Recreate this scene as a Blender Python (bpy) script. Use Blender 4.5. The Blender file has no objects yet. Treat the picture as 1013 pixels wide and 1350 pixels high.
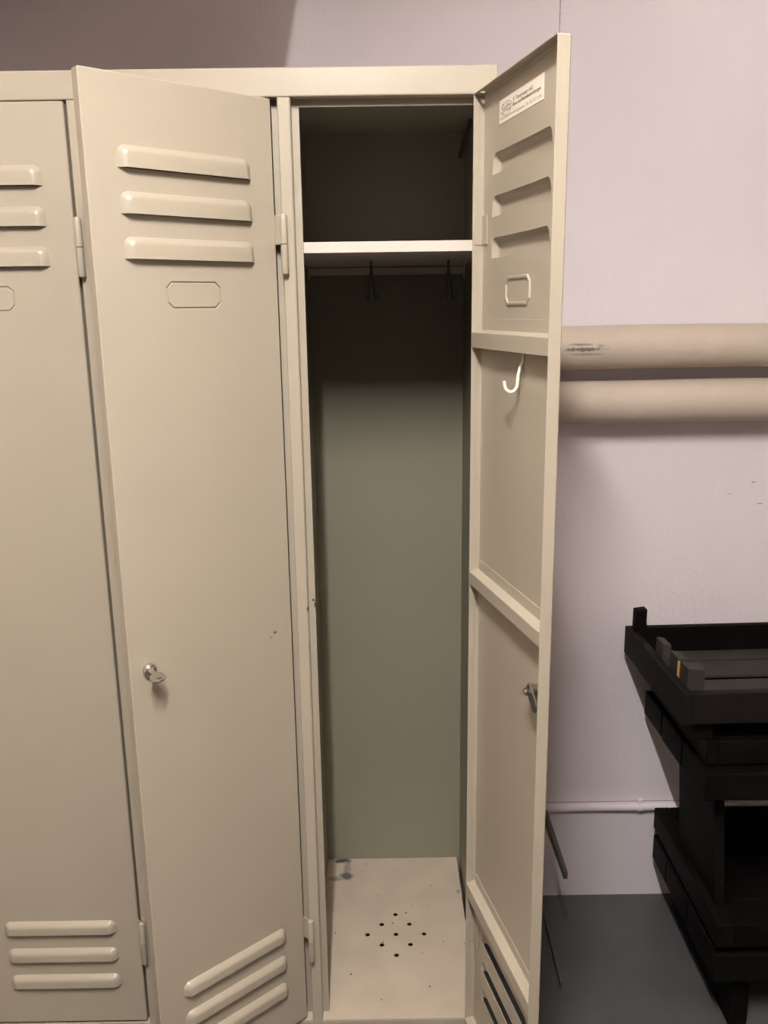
import bpy, bmesh, math, random
from mathutils import Vector, Matrix
random.seed(7)
S = bpy.context.scene
COL = S.collection

# ------------------------------------------------------------------ camera
F_PX = 1127.311
YAW, PIT, ROL = 0.0020, 0.23259, -0.01407
cam_d = bpy.data.cameras.new('camera')
cam = bpy.data.objects.new('camera', cam_d); COL.objects.link(cam)
cam_d.sensor_fit = 'VERTICAL'; cam_d.sensor_height = 36.0; cam_d.sensor_width = 27.0
cam_d.lens = 36.0 * F_PX / 1350.0
cam_d.clip_start = 0.02
r0 = Vector((math.cos(YAW), -math.sin(YAW), 0)); f0 = Vector((math.sin(YAW), math.cos(YAW), 0)); u0 = Vector((0, 0, 1))
fw = f0 * math.cos(PIT) - u0 * math.sin(PIT)
up = u0 * math.cos(PIT) + f0 * math.sin(PIT)
rt = r0 * math.cos(ROL) + up * math.sin(ROL)
up2 = up * math.cos(ROL) - r0 * math.sin(ROL)
m3 = Matrix((rt, up2, -fw)).transposed()
cam.matrix_world = Matrix.Translation((-0.17309, -1.31888, 1.46523)) @ m3.to_4x4()
S.camera = cam

# ------------------------------------------------------------------ world, exposure
w = bpy.data.worlds.new('world'); S.world = w; w.use_nodes = True
bg = w.node_tree.nodes['Background']; bg.inputs[0].default_value = (1.0, 0.95, 0.9, 1); bg.inputs[1].default_value = 0.0
S.view_settings.view_transform = 'Standard'; S.view_settings.look = 'None'
S.view_settings.gamma = 1.0; S.view_settings.use_curve_mapping = False
S.view_settings.exposure = 0.0
TUBE_STRENGTH = 705.0
TUBE_COLOR = (1.0, 0.945, 0.88)

# ------------------------------------------------------------------ material helpers
def srgb(r, g, b):
    def c(v):
        v /= 255.0
        return v / 12.92 if v <= 0.04045 else ((v + 0.055) / 1.055) ** 2.4
    return (c(r), c(g), c(b), 1)

def mat(name, col, rough=0.5, metal=0.0, spec=0.5, bump=None, var=0.0, var_scale=6.0, spots=(), spot_col=(0.02, 0.018, 0.015, 1), emit=None, speck=None):
    """procedural paint: base colour, soft cloudy variation, orange-peel bump, and marks given as (x,y,z,rx,ry,rz,density)"""
    m = bpy.data.materials.new(name); m.use_nodes = True
    nt = m.node_tree; N = nt.nodes; L = nt.links
    b = N['Principled BSDF']
    b.inputs['Roughness'].default_value = rough; b.inputs['Metallic'].default_value = metal
    b.inputs['Specular IOR Level'].default_value = spec
    b.inputs['Base Color'].default_value = col
    tc = N.new('ShaderNodeTexCoord')
    out = None
    if var:
        n = N.new('ShaderNodeTexNoise'); n.inputs['Scale'].default_value = var_scale; n.inputs['Detail'].default_value = 5
        L.new(tc.outputs['Object'], n.inputs['Vector'])
        mr = N.new('ShaderNodeMapRange'); mr.inputs[1].default_value = 0.3; mr.inputs[2].default_value = 0.7
        mr.inputs[3].default_value = 1 - var; mr.inputs[4].default_value = 1 + var
        L.new(n.outputs['Fac'], mr.inputs[0])
        mx = N.new('ShaderNodeMix'); mx.data_type = 'RGBA'; mx.blend_type = 'MULTIPLY'; mx.inputs[0].default_value = 1
        mx.inputs[6].default_value = col
        L.new(mr.outputs[0], mx.inputs[7]); out = mx.outputs[2]
    def lay(fac, colr):
        nonlocal out
        mx = N.new('ShaderNodeMix'); mx.data_type = 'RGBA'
        if out is None: mx.inputs[6].default_value = col
        else: L.new(out, mx.inputs[6])
        mx.inputs[7].default_value = colr
        L.new(fac, mx.inputs[0]); out = mx.outputs[2]
    for (x, y, z, rx, ry, rz, dens) in spots:
        mp = N.new('ShaderNodeVectorMath'); mp.operation = 'SUBTRACT'; mp.inputs[1].default_value = (x, y, z)
        L.new(tc.outputs['Object'], mp.inputs[0])
        dv = N.new('ShaderNodeVectorMath'); dv.operation = 'DIVIDE'; dv.inputs[1].default_value = (rx, ry, rz)
        L.new(mp.outputs[0], dv.inputs[0])
        ln = N.new('ShaderNodeVectorMath'); ln.operation = 'LENGTH'; L.new(dv.outputs[0], ln.inputs[0])
        ns = N.new('ShaderNodeTexNoise'); ns.inputs['Scale'].default_value = 0.9 / max(min(rx, ry, rz), 0.004); ns.inputs['Detail'].default_value = 4
        L.new(tc.outputs['Object'], ns.inputs['Vector'])
        ad = N.new('ShaderNodeMath'); ad.operation = 'MULTIPLY_ADD'; ad.inputs[1].default_value = 1.3; L.new(ns.outputs['Fac'], ad.inputs[0]); L.new(ln.outputs['Value'], ad.inputs[2])
        mr = N.new('ShaderNodeMapRange'); mr.inputs[1].default_value = 1.05; mr.inputs[2].default_value = 1.55
        mr.inputs[3].default_value = dens; mr.inputs[4].default_value = 0.0
        L.new(ad.outputs[0], mr.inputs[0]); lay(mr.outputs[0], spot_col)
    if speck:
        vs, size, colr = speck
        v = N.new('ShaderNodeTexVoronoi'); v.inputs['Scale'].default_value = vs; L.new(tc.outputs['Object'], v.inputs['Vector'])
        n2 = N.new('ShaderNodeTexNoise'); n2.inputs['Scale'].default_value = vs * 0.37; L.new(tc.outputs['Object'], n2.inputs['Vector'])
        a = N.new('ShaderNodeMath'); a.operation = 'LESS_THAN'; a.inputs[1].default_value = size; L.new(v.outputs['Distance'], a.inputs[0])
        c = N.new('ShaderNodeMath'); c.operation = 'GREATER_THAN'; c.inputs[1].default_value = 0.60; L.new(n2.outputs['Fac'], c.inputs[0])
        d = N.new('ShaderNodeMath'); d.operation = 'MULTIPLY'; L.new(a.outputs[0], d.inputs[0]); L.new(c.outputs[0], d.inputs[1])
        lay(d.outputs[0], colr)
    if out is not None: L.new(out, b.inputs['Base Color'])
    if bump:
        sc, st, dist = bump
        n = N.new('ShaderNodeTexNoise'); n.inputs['Scale'].default_value = sc; n.inputs['Detail'].default_value = 3
        L.new(tc.outputs['Object'], n.inputs['Vector'])
        bp = N.new('ShaderNodeBump'); bp.inputs['Strength'].default_value = st; bp.inputs['Distance'].default_value = dist
        L.new(n.outputs['Fac'], bp.inputs['Height']); L.new(bp.outputs[0], b.inputs['Normal'])
    if emit:
        b.inputs['Emission Color'].default_value = (*emit[0], 1); b.inputs['Emission Strength'].default_value = emit[1]
    return m

CREAM = (0.392, 0.346, 0.280, 1)
DARKMARK = (0.03, 0.028, 0.026, 1)
M = {}
M['cream'] = mat('cream_enamel', CREAM, 0.36, bump=(420, 0.12, 0.0006), var=0.025, var_scale=5)
M['door_scuffed'] = mat('cream_enamel_scuffed', CREAM, 0.36, bump=(420, 0.12, 0.0006), var=0.025, var_scale=5,
                        spots=[(0.033, 0.0185, 0.960, 0.006, 0.004, 0.0035, 0.9), (0.04, 0.0185, 0.953, 0.004, 0.004, 0.002, 0.8)])
M['post_nicked'] = mat('cream_enamel_nicked', CREAM, 0.42, bump=(420, 0.12, 0.0006), var=0.025, var_scale=5,
                       spots=[(-0.2890, 0.020, 1.000, 0.003, 0.01, 0.0035, 1.0), (-0.2965, 0.004, 0.992, 0.003, 0.012, 0.007, 1.0), (-0.2858, 0.020, 0.993, 0.0025, 0.01, 0.009, 1.0)])
M['inside'] = mat('grey_green_enamel', (0.245, 0.232, 0.178, 1), 0.5, bump=(300, 0.1, 0.0006), var=0.03, var_scale=4)
M['floor_panel'] = mat('worn_floor_enamel', (0.50, 0.425, 0.345, 1), 0.5, var=0.07, var_scale=14,
    spots=[(-0.281, 0.468, 0.1915, 0.028, 0.011, 0.02, 1.0), (-0.268, 0.413, 0.1915, 0.018, 0.019, 0.02, 0.9),
           (-0.266, 0.445, 0.1915, 0.012, 0.04, 0.02, 0.45), (-0.293, 0.402, 0.1915, 0.022, 0.013, 0.02, 0.6)],
    spot_col=(0.06, 0.055, 0.06, 1), speck=(62, 0.14, (0.10, 0.085, 0.065, 1)))
M['shelf'] = mat('white_shelf_enamel', (0.66, 0.59, 0.545, 1), 0.4, var=0.02)
M['steel'] = mat('chrome', (0.62, 0.60, 0.57, 1), 0.22, 1.0)
M['dark_steel'] = mat('dark_steel', (0.16, 0.155, 0.14, 1), 0.4, 0.8)
M['wall'] = mat('lilac_white_wall_paint', (0.76, 0.70, 0.765, 1), 0.62, spec=0.35, bump=(95, 0.35, 0.003), var=0.03, var_scale=3,
    spots=[(0.1988, 0.583, 2.20, 0.0011, 0.02, 0.6, 1.0), (0.36, 0.583, 0.2660, 0.5, 0.02, 0.0016, 0.8), (0.672, 0.583, 1.072, 0.007, 0.02, 0.0024, 0.6), (0.618, 0.583, 1.045, 0.009, 0.02, 0.0018, 0.45), (0.690, 0.583, 1.022, 0.010, 0.02, 0.0025, 0.5)], spot_col=(0.10, 0.08, 0.08, 1))
M['wall_dull'] = mat('room_wall_paint', (0.68, 0.59, 0.52, 1), 0.7, bump=(95, 0.3, 0.003))
M['ceiling'] = mat('ceiling_paint', (0.78, 0.70, 0.60, 1), 0.8)
M['wall_far'] = mat('dark_far_wall_paint', (0.19, 0.165, 0.125, 1), 0.7)
M['floor'] = mat('blue_grey_floor_paint', (0.070, 0.073, 0.076, 1), 0.5, bump=(60, 0.25, 0.002), var=0.12, var_scale=9, speck=(20, 0.03, (0.4, 0.4, 0.38, 1)))
M['pipe'] = mat('beige_pipe_paint', (0.52, 0.445, 0.385, 1), 0.55, bump=(30, 0.3, 0.004), var=0.05, var_scale=8)
M['pipe_mark'] = mat('beige_pipe_paint_marked', (0.52, 0.445, 0.385, 1), 0.55, bump=(30, 0.3, 0.004), var=0.05, var_scale=8,
    spots=[(0.252, -0.045, -0.002, 0.055, 0.03, 0.0055, 0.85), (0.245, -0.045, 0.008, 0.035, 0.03, 0.0035, 0.7), (0.255, -0.045, -0.012, 0.045, 0.03, 0.004, 0.5), (0.285, -0.04, 0.006, 0.012, 0.03, 0.006, 0.4)], spot_col=(0.09, 0.08, 0.065, 1))
M['black'] = mat('black_stained_wood', (0.0036, 0.0030, 0.0028, 1), 0.6, spec=0.06, bump=(160, 0.25, 0.001), var=0.3, var_scale=12, speck=(60, 0.05, (0.12, 0.10, 0.09, 1)))
M['lit_black'] = mat('lit_black_wood', (0.030, 0.027, 0.0235, 1), 0.65, spec=0.2, bump=(160, 0.25, 0.001), var=0.3, var_scale=12)  # ceiling light on the tray slats and stubs painted in as lighter black
M['tray_black'] = mat('lighter_black_wood', (0.0065, 0.0055, 0.0051, 1), 0.6, spec=0.1, bump=(160, 0.25, 0.001), var=0.35, var_scale=10, speck=(60, 0.05, (0.10, 0.085, 0.07, 1)))  # slightly lighter black for the tray's side and front boards
M['raw'] = mat('bare_orange_wood', (0.42, 0.22, 0.07, 1), 0.7)
M['paper'] = mat('sticker_paper', (0.80, 0.72, 0.64, 1), 0.5)
M['ink'] = mat('sticker_ink', (0.05, 0.04, 0.035, 1), 0.6)
M['ink_pale'] = mat('sticker_pale_ink', (0.22, 0.19, 0.16, 1), 0.6)
M['hook'] = mat('ivory_hook_enamel', (0.80, 0.76, 0.66, 1), 0.35)
M['lampbody'] = mat('lamp_body', (0.7, 0.7, 0.68, 1), 0.5)
M['tube'] = mat('glowing_tube', (0.8, 0.8, 0.8, 1), 0.5, emit=(TUBE_COLOR, TUBE_STRENGTH))

# ------------------------------------------------------------------ mesh helpers
def obj(name, bm, material, parent=None, smooth=None, loc=None, rotz=0.0):
    me = bpy.data.meshes.new(name)
    bmesh.ops.remove_doubles(bm, verts=bm.verts, dist=1e-6)
    bmesh.ops.recalc_face_normals(bm, faces=bm.faces)
    bm.to_mesh(me); bm.free()
    mats = material if isinstance(material, (list, tuple)) else [material]
    for m_ in mats: me.materials.append(m_)
    if smooth:
        for p_ in me.polygons: p_.use_smooth = True
        me.set_sharp_from_angle(angle=math.radians(smooth))
    o = bpy.data.objects.new(name, me); COL.objects.link(o)
    if parent: o.parent = parent
    if loc: o.location = loc
    o.rotation_euler = (0, 0, rotz)
    return o

def tag(o, label=None, cat=None, group=None, kind=None):
    if label: o['label'] = label
    if cat: o['category'] = cat
    if group: o['group'] = group
    if kind: o['kind'] = kind
    return o

def thing(name, label, cat, loc=(0, 0, 0), rotz=0, group=None):
    o = bpy.data.objects.new(name, None); COL.objects.link(o); o.empty_display_size = 0.1
    o.location = loc; o.rotation_euler = (0, 0, rotz)
    return tag(o, label, cat, group)

def hexa(bm, pts, bev=0.0, seg=2):
    """pts: 4 bottom corners then 4 top corners"""
    t = bmesh.new(); vs = [t.verts.new(p) for p in pts]
    for f in ((3, 2, 1, 0), (4, 5, 6, 7), (0, 1, 5, 4), (1, 2, 6, 5), (2, 3, 7, 6), (3, 0, 4, 7)):
        t.faces.new([vs[i] for i in f])
    bmesh.ops.recalc_face_normals(t, faces=t.faces)
    if bev: bmesh.ops.bevel(t, geom=t.edges[:] , offset=bev, segments=seg, affect='EDGES', profile=0.5)
    tmp = bpy.data.meshes.new('tmp'); t.to_mesh(tmp); t.free(); bm.from_mesh(tmp); bpy.data.meshes.remove(tmp)

def box(bm, x0, x1, y0, y1, z0, z1, bev=0.0, seg=2):
    hexa(bm, [(x0, y0, z0), (x1, y0, z0), (x1, y1, z0), (x0, y1, z0), (x0, y0, z1), (x1, y0, z1), (x1, y1, z1), (x0, y1, z1)], bev, seg)

def tube(bm, path, r, n=14, cap=True):
    path = [Vector(p) for p in path]; rings = []
    ref = None
    for i, p in enumerate(path):
        d = (path[min(i + 1, len(path) - 1)] - path[max(i - 1, 0)]).normalized()
        if ref is None:
            ref = Vector((0, 0, 1)) if abs(d.z) < 0.9 else Vector((0, 1, 0))
        a = d.cross(ref).normalized(); b = a.cross(d).normalized(); ref = b
        rr = r[i] if isinstance(r, (list, tuple)) else r
        rings.append([bm.verts.new(p + (a * math.cos(2 * math.pi * k / n) + b * math.sin(2 * math.pi * k / n)) * rr) for k in range(n)])
    for i in range(len(rings) - 1):
        for k in range(n):
            bm.faces.new((rings[i][k], rings[i][(k + 1) % n], rings[i + 1][(k + 1) % n], rings[i + 1][k]))
    if cap:
        bm.faces.new(rings[0][::-1]); bm.faces.new(rings[-1])

def prism_z(bm, prof, z0, z1):
    a = [bm.verts.new((x, y, z0)) for x, y in prof]; b = [bm.verts.new((x, y, z1)) for x, y in prof]
    n = len(prof)
    for i in range(n): bm.faces.new((a[i], a[(i + 1) % n], b[(i + 1) % n], b[i]))
    bm.faces.new(a[::-1]); bm.faces.new(b)

def text_mesh(txt, size, shear=0.0, bold=0.0):
    c = bpy.data.curves.new('txt', 'FONT'); c.body = txt; c.size = size; c.shear = shear; c.offset = bold; c.resolution_u = 3
    o = bpy.data.objects.new('txt', c); COL.objects.link(o)
    dg = bpy.context.evaluated_depsgraph_get(); me = bpy.data.meshes.new_from_object(o.evaluated_get(dg))
    bpy.data.objects.remove(o); bpy.data.curves.remove(c)
    return me

# ------------------------------------------------------------------ the room
YW = 0.583
def struct(name, bm, m, loc=None):
    return tag(obj(name, bm, m, loc=loc), kind='structure')
RX0, RX1, RY0, RZ = -2.3, 1.9, -4.2, 2.52
b = bmesh.new(); box(b, RX0 - .1, RX1 + .1, YW, YW + .1, -.1, RZ + .1); struct('wall_back', b, M['wall'])
b = bmesh.new(); box(b, RX0 - .1, RX0, RY0, YW, -.1, RZ + .1); struct('wall_left', b, M['wall_dull'])
b = bmesh.new(); box(b, RX1, RX1 + .1, RY0, YW, -.1, RZ + .1); struct('wall_right', b, M['wall_dull'])
b = bmesh.new(); box(b, RX0 - .1, RX1 + .1, RY0 - .1, RY0, -.1, RZ + .1); struct('wall_front', b, M['wall_far'])
b = bmesh.new(); box(b, RX0, RX1, RY0, YW, -.1, 0); struct('floor', b, M['floor'])
b = bmesh.new(); box(b, RX0, RX1, RY0, YW, RZ, RZ + .1); struct('ceiling', b, M['ceiling'])
# unseen block added above the lockers to cast the wall shadow, right cheek leaning
b = bmesh.new()
hexa(b, [(-2.2, .04, 1.955), (-.352, .04, 1.955), (-.352, .13, 1.955), (-2.2, .13, 1.955), (-2.2, .04, RZ), (-.235, .04, RZ), (-.235, .13, RZ), (-2.2, .13, RZ)], .004)
struct('shadow_caster_1', b, M['wall_dull'])

# ------------------------------------------------------------------ short fluorescent batten on the ceiling
lamp = thing('ceiling_lamp', 'short white fluorescent batten lamp fixed under the ceiling', 'lamp', (-.255, -1.26, RZ))
b = bmesh.new(); box(b, -.03, .03, -.43, .43, -.06, 0, .006); obj('lamp_body', b, M['lampbody'], lamp)
b = bmesh.new(); tube(b, [(0, -.36, -.125), (0, .36, -.125)], .017, 16); obj('lamp_tube', b, M['tube'], lamp, smooth=40)
for sy in (-1, 1):
    b = bmesh.new(); box(b, -.016, .016, sy * .373 - .012, sy * .373 + .012, -.148, -.06, .003); obj('tube_holder', b, M['lampbody'], lamp)

# ------------------------------------------------------------------ locker bank
H = 1.80; ZR = 1.7612; D = .4765; ZF = .1915; P = .300
WB = 3
XL = -P * WB - .0151        # left end
lk = thing('locker_bank', 'cream painted steel locker bank of three narrow lockers, right one wide open', 'locker')
cr = M['cream']
b = bmesh.new(); box(b, XL, 0, 0, .020, ZR, H, .0020, 2); obj('top_rail', b, cr, lk)
b = bmesh.new(); box(b, XL, 0, .019, D + .001, H - .0025, H - .001); obj('top_panel', b, M['inside'], lk)
b = bmesh.new(); box(b, XL, 0, D, D + .001, .15, H - .001); obj('back_panel', b, M['inside'], lk)
for x in (-.0012, XL):
    b = bmesh.new(); box(b, x, x + .0012, .003, D, .15, H - .003); obj('side_panel', b, M['inside'], lk)
for k in (1, 2):
    b = bmesh.new(); box(b, -.0155 - P * k, -.0145 - P * k, .0215, D, ZF, H - .003); obj('partition', b, M['inside'], lk)
# stop strip behind the top rail
b = bmesh.new(); box(b, XL + .001, -.001, .0205, .0215, 1.7515, 1.79); obj('stop_strip', b, cr, lk)
# pressed posts (hat profile)
def post_prof(x0, x1, le=.0105, re=.0105):
    t = .0011; c = .0018
    return [(x0 - le, .0215), (x0 - le, .0204), (x0, .0204), (x0, c), (x0 + c, 0), (x1 - c, 0), (x1, c), (x1, .0204), (x1 + re, .0204), (x1 + re, .0215)]
for k, mm in ((1, M['post_nicked']), (2, cr)):
    b = bmesh.new(); prism_z(b, post_prof(-.0151 - P * k, .0038 - P * k), .152, ZR - .0006); obj('post', b, mm, lk)
b = bmesh.new(); prism_z(b, [(-.0300, .0215), (-.0300, .0204), (-.0190, .0204), (-.0190, .0018), (-.0172, 0), (-.0018, 0), (0, .0018), (0, .0215)], .152, ZR - .0006); obj('post', b, cr, lk)
b = bmesh.new(); prism_z(b, [(XL, .0215), (XL, .0018), (XL + .0018, 0), (XL + .017, 0), (XL + .0188, .0018), (XL + .0188, .0204), (XL + .03, .0204), (XL + .03, .0215)], .152, ZR - .0006); obj('post', b, cr, lk)
# bottom rail, floors, legs
b = bmesh.new(); box(b, XL, 0, .0005, .0195, .112, .1898, .0020, 2); obj('bottom_rail', b, cr, lk)
def floor_panel(x0, x1, holes):
    b = bmesh.new(); E = []
    def loop(pts):
        vs = [b.verts.new((x, y, ZF)) for x, y in pts]
        for i in range(len(vs)): E.append(b.edges.new((vs[i], vs[(i + 1) % len(vs)])))
    loop([(x0, .0008), (x1, .0008), (x1, D - .001), (x0, D - .001)])
    for hx, hy in holes:
        loop([(hx + .0051 * math.cos(a * math.pi / 8), hy + .0051 * math.sin(a * math.pi / 8)) for a in range(16)])
    bmesh.ops.triangle_fill(b, edges=E, use_beauty=True, normal=(0, 0, 1))
    bmesh.ops.recalc_face_normals(b, faces=b.faces)
    r = bmesh.ops.solidify(b, geom=b.faces[:], thickness=.0012)
    for f in b.faces:
        pass
    return b
HC = (-.1574, .2200)
holes = [(HC[0] + i, HC[1] + j) for i, j in ((0, 0), (0, .06), (-.0297, .03), (.0290, .03), (-.0594, 0), (.0590, 0), (-.0294, -.03), (.0294, -.03), (0, -.0596))]
obj('floor_panel', floor_panel(-.3138, -.0085, holes), M['floor_panel'], lk)
for k in (1, 2):
    obj('floor_panel', floor_panel(-.3138 - P * k, -.0165 - P * k, [(x - P * k, y) for x, y in holes]), M['floor_panel'], lk)
for x in (XL + .004, -.039):
    for y in (.004, D - .04):
        b = bmesh.new(); box(b, x, x + .035, y, y + .035, 0, .152 if y > .1 else .113, .002); obj('leg', b, cr, lk)
# shelf with a turned-down front lip, coat rail and hooks in the open compartment
b = bmesh.new(); box(b, -.3140, -.0015, .0250, D - .002, 1.5492, 1.5650, .0005)
obj('shelf', b, M['shelf'], lk)
b = bmesh.new(); box(b, -.3140, -.0015, D - .014, D - .0105, 1.533, 1.547, .0006)
box(b, -.3140, -.3125, D - .03, D - .003, 1.525, 1.555); box(b, -.0030, -.0015, D - .03, D - .003, 1.525, 1.555)
obj('coat_rail', b, M['shelf'], lk)
def coat_hook(x, y):
    b = bmesh.new()
    tube(b, [(x, y, 1.5490), (x, y, 1.53)], .0024, 8)
    for s in (-1, 1):
        pts = [(x, y, 1.532), (x + s * .003, y - .004, 1.52), (x + s * .005, y - .010, 1.494)]
        pts += [(x + s * (.005 + .001 * a), y - .010 - .013 * (1 - math.cos(a * .5)), 1.494 - .016 * math.sin(a * .5)) for a in range(1, 7)]
        tube(b, pts, .0021, 8)
    obj('coat_hook', b, M['dark_steel'], lk, smooth=50)
coat_hook(-.1865, .25); coat_hook(-.0500, .25)
# triangular brace under the top panel at the back right corner
b = bmesh.new(); hexa(b, [(-.014, D - .003, 1.752), (-.008, D - .003, 1.752), (-.002, D - .14, 1.789), (-.008, D - .14, 1.789), (-.014, D - .003, 1.760), (-.008, D - .003, 1.760), (-.002, D - .14, 1.796), (-.008, D - .14, 1.796)]); obj('corner_brace', b, M['dark_steel'], lk)

# ------------------------------------------------------------------ doors (local: x from hinge to free edge, y thickness outward, z up)
DW, DT, ZD0, ZD1 = .2816, .0172, .197, 1.7600
LOUV = [(.3895, .412), (.3334, .356), (.2778, .3005)][::-1] + [(1.5343, 1.5625), (1.5906, 1.6188), (1.6470, 1.6752)]
LS0, LS1 = .0400, .2390
PL = (.0973, .1832, 1.4690, 1.5068)
def door_mesh():
    b = bmesh.new(); V = {}
    def v(s, t, z):
        k = (round(s, 5), round(t, 5), round(z, 5))
        if k not in V: V[k] = b.verts.new((s, t, z))
        return V[k]
    e = .0016
    zs = sorted({ZD0 + e, ZD1 - e, PL[2] - .004, PL[3] + .004} | {z for l in LOUV for z in (l[0], l[1])})
    xs = [e, LS0, PL[0] - .004, PL[1] + .004, LS1, DW - e]
    def q(pts): b.faces.new([v(*p) for p in pts])
    for zi in range(len(zs) - 1):
        for xi in range(len(xs) - 1):
            a0, a1, c0, c1 = xs[xi], xs[xi + 1], zs[zi], zs[zi + 1]
            if any(abs(l[0] - c0) < 1e-6 and abs(l[1] - c1) < 1e-6 for l in LOUV) and xi in (1, 2, 3): continue
            if xi == 2 and abs(c0 - (PL[2] - .004)) < 1e-6: continue
            q([(a0, DT, c0), (a1, DT, c0), (a1, DT, c1), (a0, DT, c1)])
    # folded flanges with a chamfered fold; the chamfer meets the sheet at its grid points
    top = [(x, DT, ZD1 - e) for x in xs]; bot = [(x, DT, ZD0 + e) for x in xs]
    lef = [(e, DT, z) for z in zs]; rig = [(DW - e, DT, z) for z in zs]
    def sidef(line, f1, f2):
        for i in range(len(line) - 1):
            p, r = line[i], line[i + 1]
            q([p, r, f1(r), f1(p)]); q([f1(p), f1(r), f2(r), f2(p)])
    sidef(lef, lambda p: (0, DT - e, p[2]), lambda p: (0, 0, p[2]))
    sidef(rig, lambda p: (DW, DT - e, p[2]), lambda p: (DW, 0, p[2]))
    sidef(bot, lambda p: (p[0], DT - e, ZD0), lambda p: (p[0], 0, ZD0))
    # top flange: with the punched drain hole near the hinge
    for i in range(len(top) - 1):
        p, r = top[i], top[i + 1]
        q([p, r, (r[0], DT - e, ZD1), (p[0], DT - e, ZD1)])
        if i > 0: q([(p[0], DT - e, ZD1), (r[0], DT - e, ZD1), (r[0], 0, ZD1), (p[0], 0, ZD1)])
    loop = [v(e, DT - e, ZD1), v(LS0, DT - e, ZD1), v(LS0, 0, ZD1), v(e, 0, ZD1)]
    hl = [b.verts.new((.0165 + .0040 * math.cos(a * math.pi / 6), .0075 + .0040 * math.sin(a * math.pi / 6), ZD1)) for a in range(12)]
    E = []
    for lp in (loop, hl):
        for i in range(len(lp)):
            ed = b.edges.get((lp[i], lp[(i + 1) % len(lp)])) or b.edges.new((lp[i], lp[(i + 1) % len(lp)])); E.append(ed)
    bmesh.ops.triangle_fill(b, edges=E, use_beauty=True, normal=(0, 0, 1))
    for (cx, cz, sx, sz) in ((0, ZD0, 1, 1), (DW, ZD0, -1, 1), (0, ZD1, 1, -1), (DW, ZD1, -1, -1)):
        b.faces.new([v(cx + sx * e, DT, cz + sz * e), v(cx, DT - e, cz + sz * e), v(cx + sx * e, DT - e, cz)])
        q([(cx, DT - e, cz + sz * e), (cx + sx * e, DT - e, cz), (cx + sx * e, 0, cz), (cx, 0, cz + sz * e)])
    # louvers
    for (z0, z1) in LOUV:
        h = z1 - z0
        def ring(ins, t, r):
            s0, s1, zt = LS0 + ins, LS1 - ins, z1 - ins * .75
            pts = [(s0, t, z0)]
            for k in range(6):
                a = k / 5 * math.pi / 2; pts.append((s0 + r - r * math.cos(a), t, zt - r + r * math.sin(a)))
            for k in range(6):
                a = k / 5 * math.pi / 2; pts.append((s1 - r + r * math.sin(a), t, zt - r + r * math.cos(a)))
            pts.append((s1, t, z0)); return pts
        rr = [ring(0, DT, .012), ring(.0022, DT + .0032, .0105), ring(.0060, DT + .0068, .0085), ring(.0095, DT + .0088, .0065), ring(.0125, DT + .0094, .005)]
        R_ = [[v(*p) for p in r] for r in rr]
        for a in range(4):
            for k in range(len(R_[0]) - 1):
                b.faces.new((R_[a][k], R_[a][k + 1], R_[a + 1][k + 1], R_[a + 1][k]))
        b.faces.new(R_[4])
        n = len(R_[0])
        cl, crn = v(LS0, DT, z1), v(LS1, DT, z1)
        for k in range(1, 6): b.faces.new((cl, R_[0][k], R_[0][k + 1]))
        for k in range(7, n - 2): b.faces.new((crn, R_[0][k], R_[0][k + 1]))
        # the sheet edge between the two corner fills
        m1, m2 = v(PL[0] - .004, DT, z1), v(PL[1] + .004, DT, z1)
        b.faces.new((cl, R_[0][6], R_[0][7], crn, m2, m1))
    # card-holder groove (octagon)
    s0, s1, z0, z1 = PL; c = .0085
    def octo(i, t):
        a0, a1, y0, y1, k = s0 + i, s1 - i, z0 + i, z1 - i, c - i * .4
        return [v(*p) for p in ((a0 + k, t, y0), (a1 - k, t, y0), (a1, t, y0 + k), (a1, t, y1 - k), (a1 - k, t, y1), (a0 + k, t, y1), (a0, t, y1 - k), (a0, t, y0 + k))]
    o = [octo(0, DT), octo(.0010, DT - .0020), octo(.0024, DT - .0020), octo(.0034, DT)]
    for a in range(3):
        for k in range(8): b.faces.new((o[a][k], o[a][(k + 1) % 8], o[a + 1][(k + 1) % 8], o[a + 1][k]))
    b.faces.new(o[3])
    C = [v(s0 - .004, DT, z0 - .004), v(s1 + .004, DT, z0 - .004), v(s1 + .004, DT, z1 + .004), v(s0 - .004, DT, z1 + .004)]
    for k in range(4):
        b.faces.new((C[k], C[(k + 1) % 4], o[0][(2 * k + 1) % 8], o[0][2 * k]))
        b.faces.new((C[(k + 1) % 4], o[0][(2 * k + 2) % 8], o[0][(2 * k + 1) % 8]))
    bmesh.ops.remove_doubles(b, verts=b.verts, dist=1e-6)
    bmesh.ops.recalc_face_normals(b, faces=b.faces)
    big = max(b.faces, key=lambda f: f.calc_area())
    if big.normal.y < 0: bmesh.ops.reverse_faces(b, faces=b.faces)
    bmesh.ops.solidify(b, geom=b.faces[:], thickness=.0010)
    box(b, .0009, .0016, .0076, .0084, ZD0 + .004, ZD1 - .004)
    return b
def hinge_bm(z, px, py):
    b = bmesh.new(); r = .0054
    for a0, a1 in ((z + .0432, z + .0855), (z, z + .0424)):
        cap = .003
        tube(b, [(px, py, a0), (px, py, a0 + .0006), (px, py, a1 - cap), (px, py, a1 - .001), (px, py, a1)] if a1 > z + .06 else [(px, py, a0), (px, py, a0 + .001), (px, py, a0 + cap), (px, py, a1)],
             [r * .9, r, r, r * .86, r * .5] if a1 > z + .06 else [r * .5, r * .86, r, r], 14)
    return b
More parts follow.
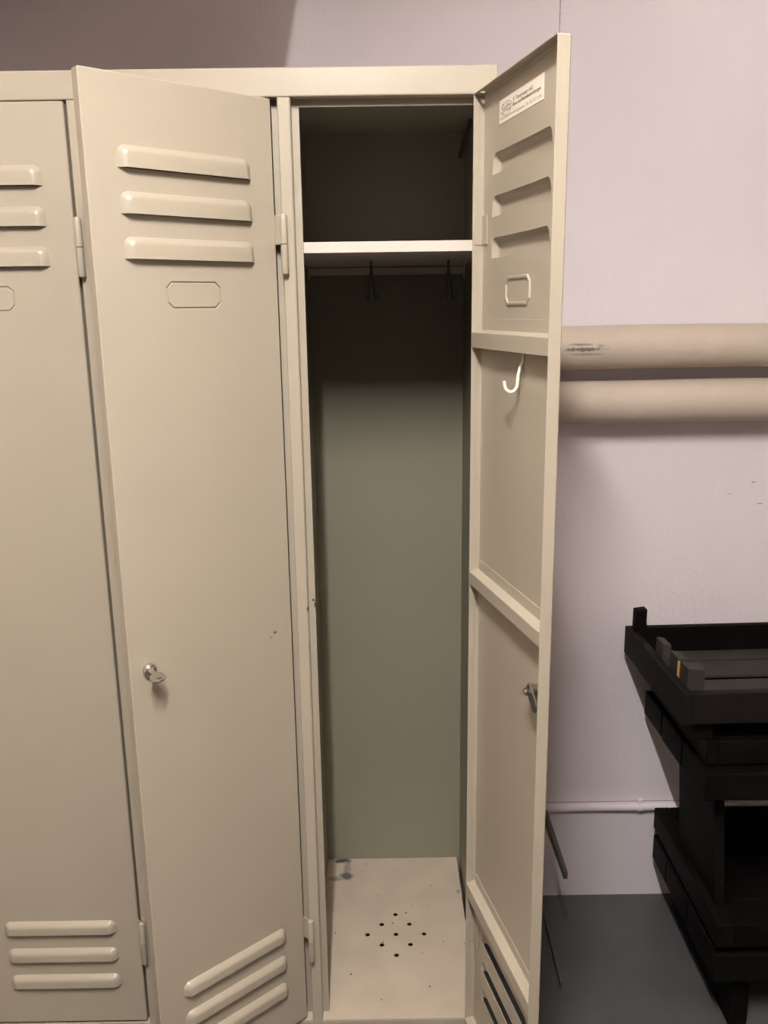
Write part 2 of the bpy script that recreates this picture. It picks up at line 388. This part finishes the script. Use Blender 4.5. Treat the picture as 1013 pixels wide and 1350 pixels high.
def build_door(loc, theta, mm, barrel):
    """barrel = hinge-pin position in world; leaf is drawn in the door's own frame"""
    rz = math.pi + theta
    d = obj('door', door_mesh(), mm, lk, smooth=24, loc=loc, rotz=rz)
    inv = (Matrix.Translation(loc) @ Matrix.Rotation(rz, 4, 'Z')).inverted()
    pl = inv @ Vector((*barrel, 0))
    for z in (1.517, .326):
        b = hinge_bm(z, pl.x, pl.y)
        # leaf from door edge to the upper knuckle
        q0 = Vector((.0005, DT - .003)); q1 = Vector((pl.x, pl.y)); dv = (q1 - q0).normalized(); nv = Vector((-dv.y, dv.x)) * .0009
        q1 = q1 - dv * .003
        P4 = [q0 - nv, q1 - nv, q1 + nv, q0 + nv]
        hexa(b, [(p.x, p.y, z + .0434) for p in P4] + [(p.x, p.y, z + .0845) for p in P4])
        obj('hinge', b, cr, d, smooth=40)
        b = bmesh.new(); box(b, .0012, .0225, DT - .0030, DT - .0012, z + .0385, z + .0785, .0004); box(b, .0012, .0022, .004, DT - .001, z + .0385, z + .0785); obj('hinge_plate', b, cr, d)
    # stiffening bars across the inside
    for zt, zb in ((1.4300, 1.4075), (1.0550, 1.0345), (.4830, .4590)):
        b = bmesh.new()
        hexa(b, [(.0012, 0, zb), (DW - .0012, 0, zb), (DW - .0012, DT - .001, zb + .002), (.0012, DT - .001, zb + .002),
                 (.0012, 0, zt), (DW - .0012, 0, zt), (DW - .0012, DT - .001, zt + .004), (.0012, DT - .001, zt + .004)], .0006, 1)
        box(b, .006, DW - .004, DT - .0026, DT - .0011, zt, zt + .020, .0004)
        obj('stiffening_bar', b, cr, d)
    # cylinder lock
    b = bmesh.new(); ls, lz = .2525, .9612
    tube(b, [(ls, DT, lz), (ls, DT + .0035, lz), (ls, DT + .0062, lz), (ls, DT + .0075, lz)], [.0102, .0102, .0096, .0082], 24)
    tube(b, [(ls, DT + .007, lz), (ls, DT + .0085, lz)], [.0068, .0066], 20)
    obj('lock', b, M['steel'], d, smooth=40)
    b = bmesh.new(); tube(b, [(ls, DT, lz), (ls, .0025, lz)], .0092, 20)
    tube(b, [(ls, .0025, lz), (ls, -.0052, lz)], .0055, 6)
    obj('lock_barrel', b, M['steel'], d, smooth=40)
    b = bmesh.new()
    ca, sa = math.cos(math.radians(-44)), math.sin(math.radians(-44))
    def cm(u, w_, t): return (ls + u * ca - w_ * sa, t, lz + u * sa + w_ * ca)
    prof = [(-.009, -.007), (.010, -.009), (.026, -.008), (.031, 0), (.026, .008), (.010, .009), (-.009, .007)]
    A = [b.verts.new(cm(u, w_, .0022)) for u, w_ in prof]; Bv = [b.verts.new(cm(u, w_, -.0002)) for u, w_ in prof]
    for i in range(7): b.faces.new((A[i], A[(i + 1) % 7], Bv[(i + 1) % 7], Bv[i]))
    b.faces.new(A); b.faces.new(Bv[::-1]); obj('lock_cam', b, M['dark_steel'], d)
    b = bmesh.new(); tube(b, [(ls, -.0050, lz), (ls, -.0068, lz), (ls, -.0082, lz)], [.0046, .0044, .0025], 12); obj('lock_screw', b, M['steel'], d, smooth=40)
    # ivory J hook under the top bar
    b = bmesh.new(); hs = .169
    pts = [(hs, DT - .002, 1.406), (hs, DT - .0025, 1.395), (hs - .001, DT - .006, 1.388), (hs - .0015, DT - .0085, 1.378), (hs - .002, DT - .009, 1.366)]
    for a in range(1, 9):
        an = a / 8 * math.radians(165)
        pts.append((hs - .002 - .0005 * a, DT - .009 - .0085 * (1 - math.cos(an)), 1.366 - .011 * math.sin(an)))
    pts.append((pts[-1][0], pts[-1][1] - .0008, 1.370))
    tube(b, pts, [.0018, .002, .0022, .0024, .0024] + [.0024] * 8 + [.0022], 10); obj('hook', b, M['hook'], d, smooth=50)
    return d
TH3 = 1.798; TH2 = .71308
n2 = Vector((math.sin(TH2), -math.cos(TH2)))
hp2 = Vector((-.3243, .0037)) - n2 * DT
door_left = build_door((-.6196, DT, 0), 0.0, cr, (-.6112, -.0080))
door_mid = build_door((hp2.x, hp2.y, 0), TH2, M['door_scuffed'], (-.3112, -.0080))
door_open = build_door((-.0353, -.0065, 0), TH3, cr, (-.0135, -.0082))

# ------------------------------------------------------------------ maker's sticker on the inside of the open door (lettering is part of it)
def sticker():
    b = bmesh.new(); t1 = DT - .0013
    pts = [(.0625, 1.7080), (.2105, 1.7080), (.2105, 1.7378), (.0625, 1.7378)]
    A = [b.verts.new((s, t1 + .0002, z)) for s, z in pts]; B = [b.verts.new((s, t1 - .0002, z)) for s, z in pts]
    for i in range(4): b.faces.new((A[i], A[(i + 1) % 4], B[(i + 1) % 4], B[i]))
    b.faces.new(A); b.faces.new(B[::-1])
    def put(txt, s0, z0, width, height, mi, shear=0, bold=0):
        me = text_mesh(txt, 1.0, shear, bold)
        xs = [v.co.x for v in me.vertices]; ys = [v.co.y for v in me.vertices]
        kx = width / (max(xs) - min(xs)); ky = height / (max(ys) - min(ys)); x0, y0 = min(xs), min(ys)
        base = len(b.verts); vs = [b.verts.new((s0 + (v.co.x - x0) * kx, t1 - .0004, z0 + (v.co.y - y0) * ky)) for v in me.vertices]
        for p_ in me.polygons:
            try: f = b.faces.new([vs[i] for i in p_.vertices]); f.material_index = mi
            except ValueError: pass
        bpy.data.meshes.remove(me)
    put('F. Tanzmaier AG', .1130, 1.7268, .0640, .0046, 1, 0, .008)
    put('Büro- und Betriebseinrichtungen', .1120, 1.7195, .0900, .0058, 1, 0, .012)
    put('Ausstellungsstrasse 8', .0670, 1.7120, .0530, .0032, 1)
    put('6020 Emmen', .1230, 1.7120, .0290, .0030, 2)
    put('Tel. 041 55 15 08', .1560, 1.7120, .0480, .0034, 2)
    put('Sylta', .0680, 1.7160, .0360, .0150, 2, .45)
    # flourish round the script
    n = 26; prev = None
    for k in range(n + 1):
        a = math.radians(-150 + 300 * k / n); r = 1
        p0 = (.0895 + .0190 * math.cos(a), .0, 1.7240 + .0082 * math.sin(a)); p1 = (.0895 + .0183 * math.cos(a), 0, 1.7240 + .0077 * math.sin(a))
        cur = [b.verts.new((p0[0], t1 - .00045, p0[2])), b.verts.new((p1[0], t1 - .00045, p1[2]))]
        if prev: f = b.faces.new((prev[0], cur[0], cur[1], prev[1])); f.material_index = 2
        prev = cur
    return b
stk = obj('maker_sticker', sticker(), [M['paper'], M['ink'], M['ink_pale']], door_open)
stk['label'] = 'white printed maker sticker'

# ------------------------------------------------------------------ key in the lock of the half-open door
rz2 = math.pi + TH2
key = thing('key', 'small steel key standing in the lock of the half-open middle door', 'key',
            tuple(Matrix.Translation((hp2.x, hp2.y, 0)) @ Matrix.Rotation(rz2, 4, 'Z') @ Vector((.2525, DT + .0088, .9612))), rz2)
def key_bow():
    b = bmesh.new(); t = .0011
    prof = [(-.0035, .006), (.0035, .006), (.0095, .010), (.0110, .016), (.0100, .024), (.0050, .0275), (-.0050, .0275), (-.0100, .024), (-.0110, .016), (-.0095, .010)]
    E = []
    def loop(pts):
        vs = [b.verts.new((x, y, 0)) for x, y in pts]
        for i in range(len(vs)): E.append(b.edges.new((vs[i], vs[(i + 1) % len(vs)])))
    loop(prof); loop([(.0035 * math.cos(a * math.pi / 5), .022 + .0022 * math.sin(a * math.pi / 5)) for a in range(10)])
    bmesh.ops.triangle_fill(b, edges=E, use_beauty=True, normal=(0, 0, 1))
    bmesh.ops.solidify(b, geom=b.faces[:], thickness=.0022)
    return b
ko = obj('bow', key_bow(), M['steel'], key); ko.rotation_euler = (math.radians(-12), math.radians(8), 0)
b = bmesh.new(); box(b, -.0035, .0035, -.003, .008, -.0011, .0011, .0003); ks = obj('shaft', b, M['steel'], key); ks.rotation_euler = (math.radians(-12), math.radians(8), 0)

# ------------------------------------------------------------------ pipes and conduit on the wall
def pipe(name, label, z, r, mm, y=.5295):
    b = bmesh.new()
    pts, rs = [], []
    n = 60
    for i in range(n + 1):
        x = -2.28 + (1.88 + 2.28) * i / n
        pts.append((x, 0, .0008 * math.sin(x * 9 + z * 7))); rs.append(r * (1 + .006 * math.sin(x * 13 + z * 20)))
    tube(b, pts, rs, 40)
    return tag(obj(name, b, mm, loc=(0, y, z), smooth=60), label, 'pipe')
pipe('heating_pipe', 'upper thick beige painted pipe with a dark smudge, running along the wall', 1.3806, .0456, M['pipe_mark'])
pipe('heating_pipe', 'lower thick beige painted pipe on the wall, just beneath the smudged one', 1.2646, .0460, M['pipe'])
cd = thing('conduit', 'thin lilac painted conduit low on the wall near the floor', 'conduit', (0, YW - .007, .2545))
b = bmesh.new(); tube(b, [(-2.28 + .048 * i, .0006 * math.sin(i * .7), .0006 * math.sin(i * 1.3)) for i in range(87)], .0098, 18); obj('conduit_pipe', b, M['wall'], cd, smooth=60)
for x in (.456, 1.5):
    b = bmesh.new(); tube(b, [(x - .006, 0, 0), (x - .005, 0, 0), (x + .005, 0, 0), (x + .006, 0, 0)], [.0105, .0122, .0122, .0105], 18)
    box(b, x - .006, x + .006, -.003, .006, .008, .022, .0015); obj('clamp', b, M['wall'], cd, smooth=40)

# ------------------------------------------------------------------ steel bracket stand behind the open door
bs = thing('bracket_stand', 'dark flat steel stand with two arms poking out behind the open door', 'stand', (.2, .47, 0))
b = bmesh.new(); box(b, -.055, -.027, -.004, .004, .0, .330, .001); obj('upright', b, M['dark_steel'], bs)
b = bmesh.new(); box(b, -.14, -.012, -.05, .08, 0, .006, .001); obj('base_plate', b, M['dark_steel'], bs)
for z0, z1, w_, ze0, ze1 in ((.285, .316, .0042, .298, .315), (.038, .060, .0022, .028, .042)):
    b = bmesh.new()
    hexa(b, [(-w_, -.224, ze0), (w_, -.224, ze0), (w_, .003, z0), (-w_, .003, z0), (-w_, -.224, ze1), (w_, -.224, ze1), (w_, .003, z1), (-w_, .003, z1)], .0008)
    box(b, -.050, w_, .001, .004, z0, z1, .0006)
    obj('arm', b, M['dark_steel'], bs)

# ------------------------------------------------------------------ black slatted wooden stool with an upturned tray on top
BK = M['black']; WID = .62
st = thing('slatted_stool', 'black wooden slatted stool on runners at the right edge', 'stool', (.44, .55, 0))
OX, OY = .44, .55
def plank(name, xb, xf, yb, yf, z0, z1, wid, parent=st, bev=.0025):
    """plank whose left end lies on the line from (xb,.55) to (xf,.15)"""
    lx = lambda y: xb + (xf - xb) * (.55 - y) / .40
    b = bmesh.new(); p = [(lx(yf), yf), (lx(yf) + wid, yf), (lx(yb) + wid, yb), (lx(yb), yb)]
    hexa(b, [(x - OX, y - OY, z0) for x, y in p] + [(x - OX, y - OY, z1) for x, y in p], bev)
    return obj(name, b, BK, parent)
# seat deck slats (run left to right) and rim above
for y1, y0, zz in ((.550, .432, .521), (.430, .306, .518), (.304, .1755, .519)):
    plank('seat_slat', .4430, .4500, y1, y0, zz, .5800, WID + .012, st, .004)
plank('rim_board', .4550, .4560, .545, .200, .5835, .6360, .024)
plank('rim_board', .4550 + WID - .03, .4560 + WID - .03, .545, .200, .5835, .6360, .024)
plank('rim_board', .4790, .4800, .222, .200, .5835, .6360, WID - .055)
plank('rim_board', .4790, .4800, .545, .523, .5835, .6360, WID - .055)
# side panels carrying the seat (leaning slightly)
for dx in (0, WID - .13):
    b = bmesh.new(); x0, x1 = .497 + dx - OX, .518 + dx - OX
    hexa(b, [(x0, .196 - OY, .268), (x1, .196 - OY, .268), (x1, .414 - OY, .268), (x0, .414 - OY, .268),
             (x0, .249 - OY, .520), (x1, .249 - OY, .520), (x1, .462 - OY, .520), (x0, .462 - OY, .520)], .0025); obj('side_panel', b, BK, st)
# lower frame
plank('frame_board', .4835, .4800, .550, .137, .2160, .2690, .036)
plank('frame_board', .4835 + WID - .1, .4800 + WID - .1, .550, .137, .2160, .2690, .036)
plank('frame_board', .5200, .5165, .172, .1375, .2160, .2690, WID - .138)
plank('frame_board', .5200, .5165, .550, .516, .2160, .2690, WID - .138)
for y1, y0 in ((.550, .446), (.444, .304), (.302, .140)):
    plank('base_slat', .4850, .4812, y1, y0, .1320, .1970, WID - .066, st, .004)
for dx in (.050, WID - .14):
    plank('spacer', .4850 + dx, .4830 + dx, .530, .170, .1975, .2155, .040)
    plank('runner', .4850 + dx, .4830 + dx, .530, .170, 0, .1315, .040)
# curved corner gusset
b = bmesh.new(); cxp, cyp = .5165 - OX, .172 - OY; rg = .075
prof = [(cxp, cyp)] + [(cxp + rg - rg * math.cos(a), cyp + rg - rg * math.sin(a)) for a in [math.pi / 2 * (1 - k / 8) for k in range(9)]]
prism_z(b, prof, .252, .266); obj('corner_gusset', b, BK, st)

tr = thing('wooden_tray', 'black wooden slatted tray with stub legs sticking up, lying on the stool', 'tray', (.387, .550, .636), math.radians(1.74))
TW, TDp = .61, .365
LB = M['lit_black']
def tb(name, x0, x1, y0, y1, z0, z1, bev=.0022, m_=BK, taper=0.0):
    b = bmesh.new()
    if taper: hexa(b, [(x0, y0, z0), (x1, y0, z0), (x1, y1, z0), (x0, y1, z0), (x0, y0, z1 - taper), (x1, y0, z1), (x1, y1, z1), (x0, y1, z1 - taper)], bev)
    else: box(b, x0, x1, y0, y1, z0, z1, bev)
    return obj(name, b, m_, tr)
zb = .0005; zt = .1075; zo = .0425
TBK = M['tray_black']
tb('side_board', 0, .018, -TDp, 0, zo, zt, .0022, TBK)
tb('side_board', TW - .018, TW, -TDp, 0, zo, zt, .0022, TBK)
tb('end_board', .0182, TW - .0182, -TDp, -TDp + .018, zo, zt - .001, .0022, TBK)
tb('end_board', .0182, TW - .0182, -.018, 0, zo, zt)
for y1, y0 in ((-.0185, -.070), (-.081, -.157), (-.177, -.252), (-.262, -.3465)):
    tb('slat', .0185, TW - .0185, min(y0, y1), max(y0, y1), zo - .001, zo + .006, .0015, LB)
for x0 in (.030, TW - .07):
    tb('cleat', x0, x0 + .04, -.345, -.02, zb, zo - .0015)
# the posts and stub legs
tb('corner_post', .0100, .0360, -.0420, -.0185, zo + .0065, .1610, taper=.003)
for x0, x1, y0, y1, z1 in [(.0195, .0545, -.328, -.290, .1395), (.0195, .0405, -.272, -.232, .1390), (.0185, .0360, -.196, -.152, .1370)]:
    tb('stub_leg', x0, x1, y0, y1, zo + .0065, z1, .0022, LB, -.003)
b = bmesh.new(); box(b, .0205, .0250, -.2728, -.2715, zo + .016, .1350); obj('bare_edge', b, M['raw'], tr)['label'] = 'orange bare wood edge'
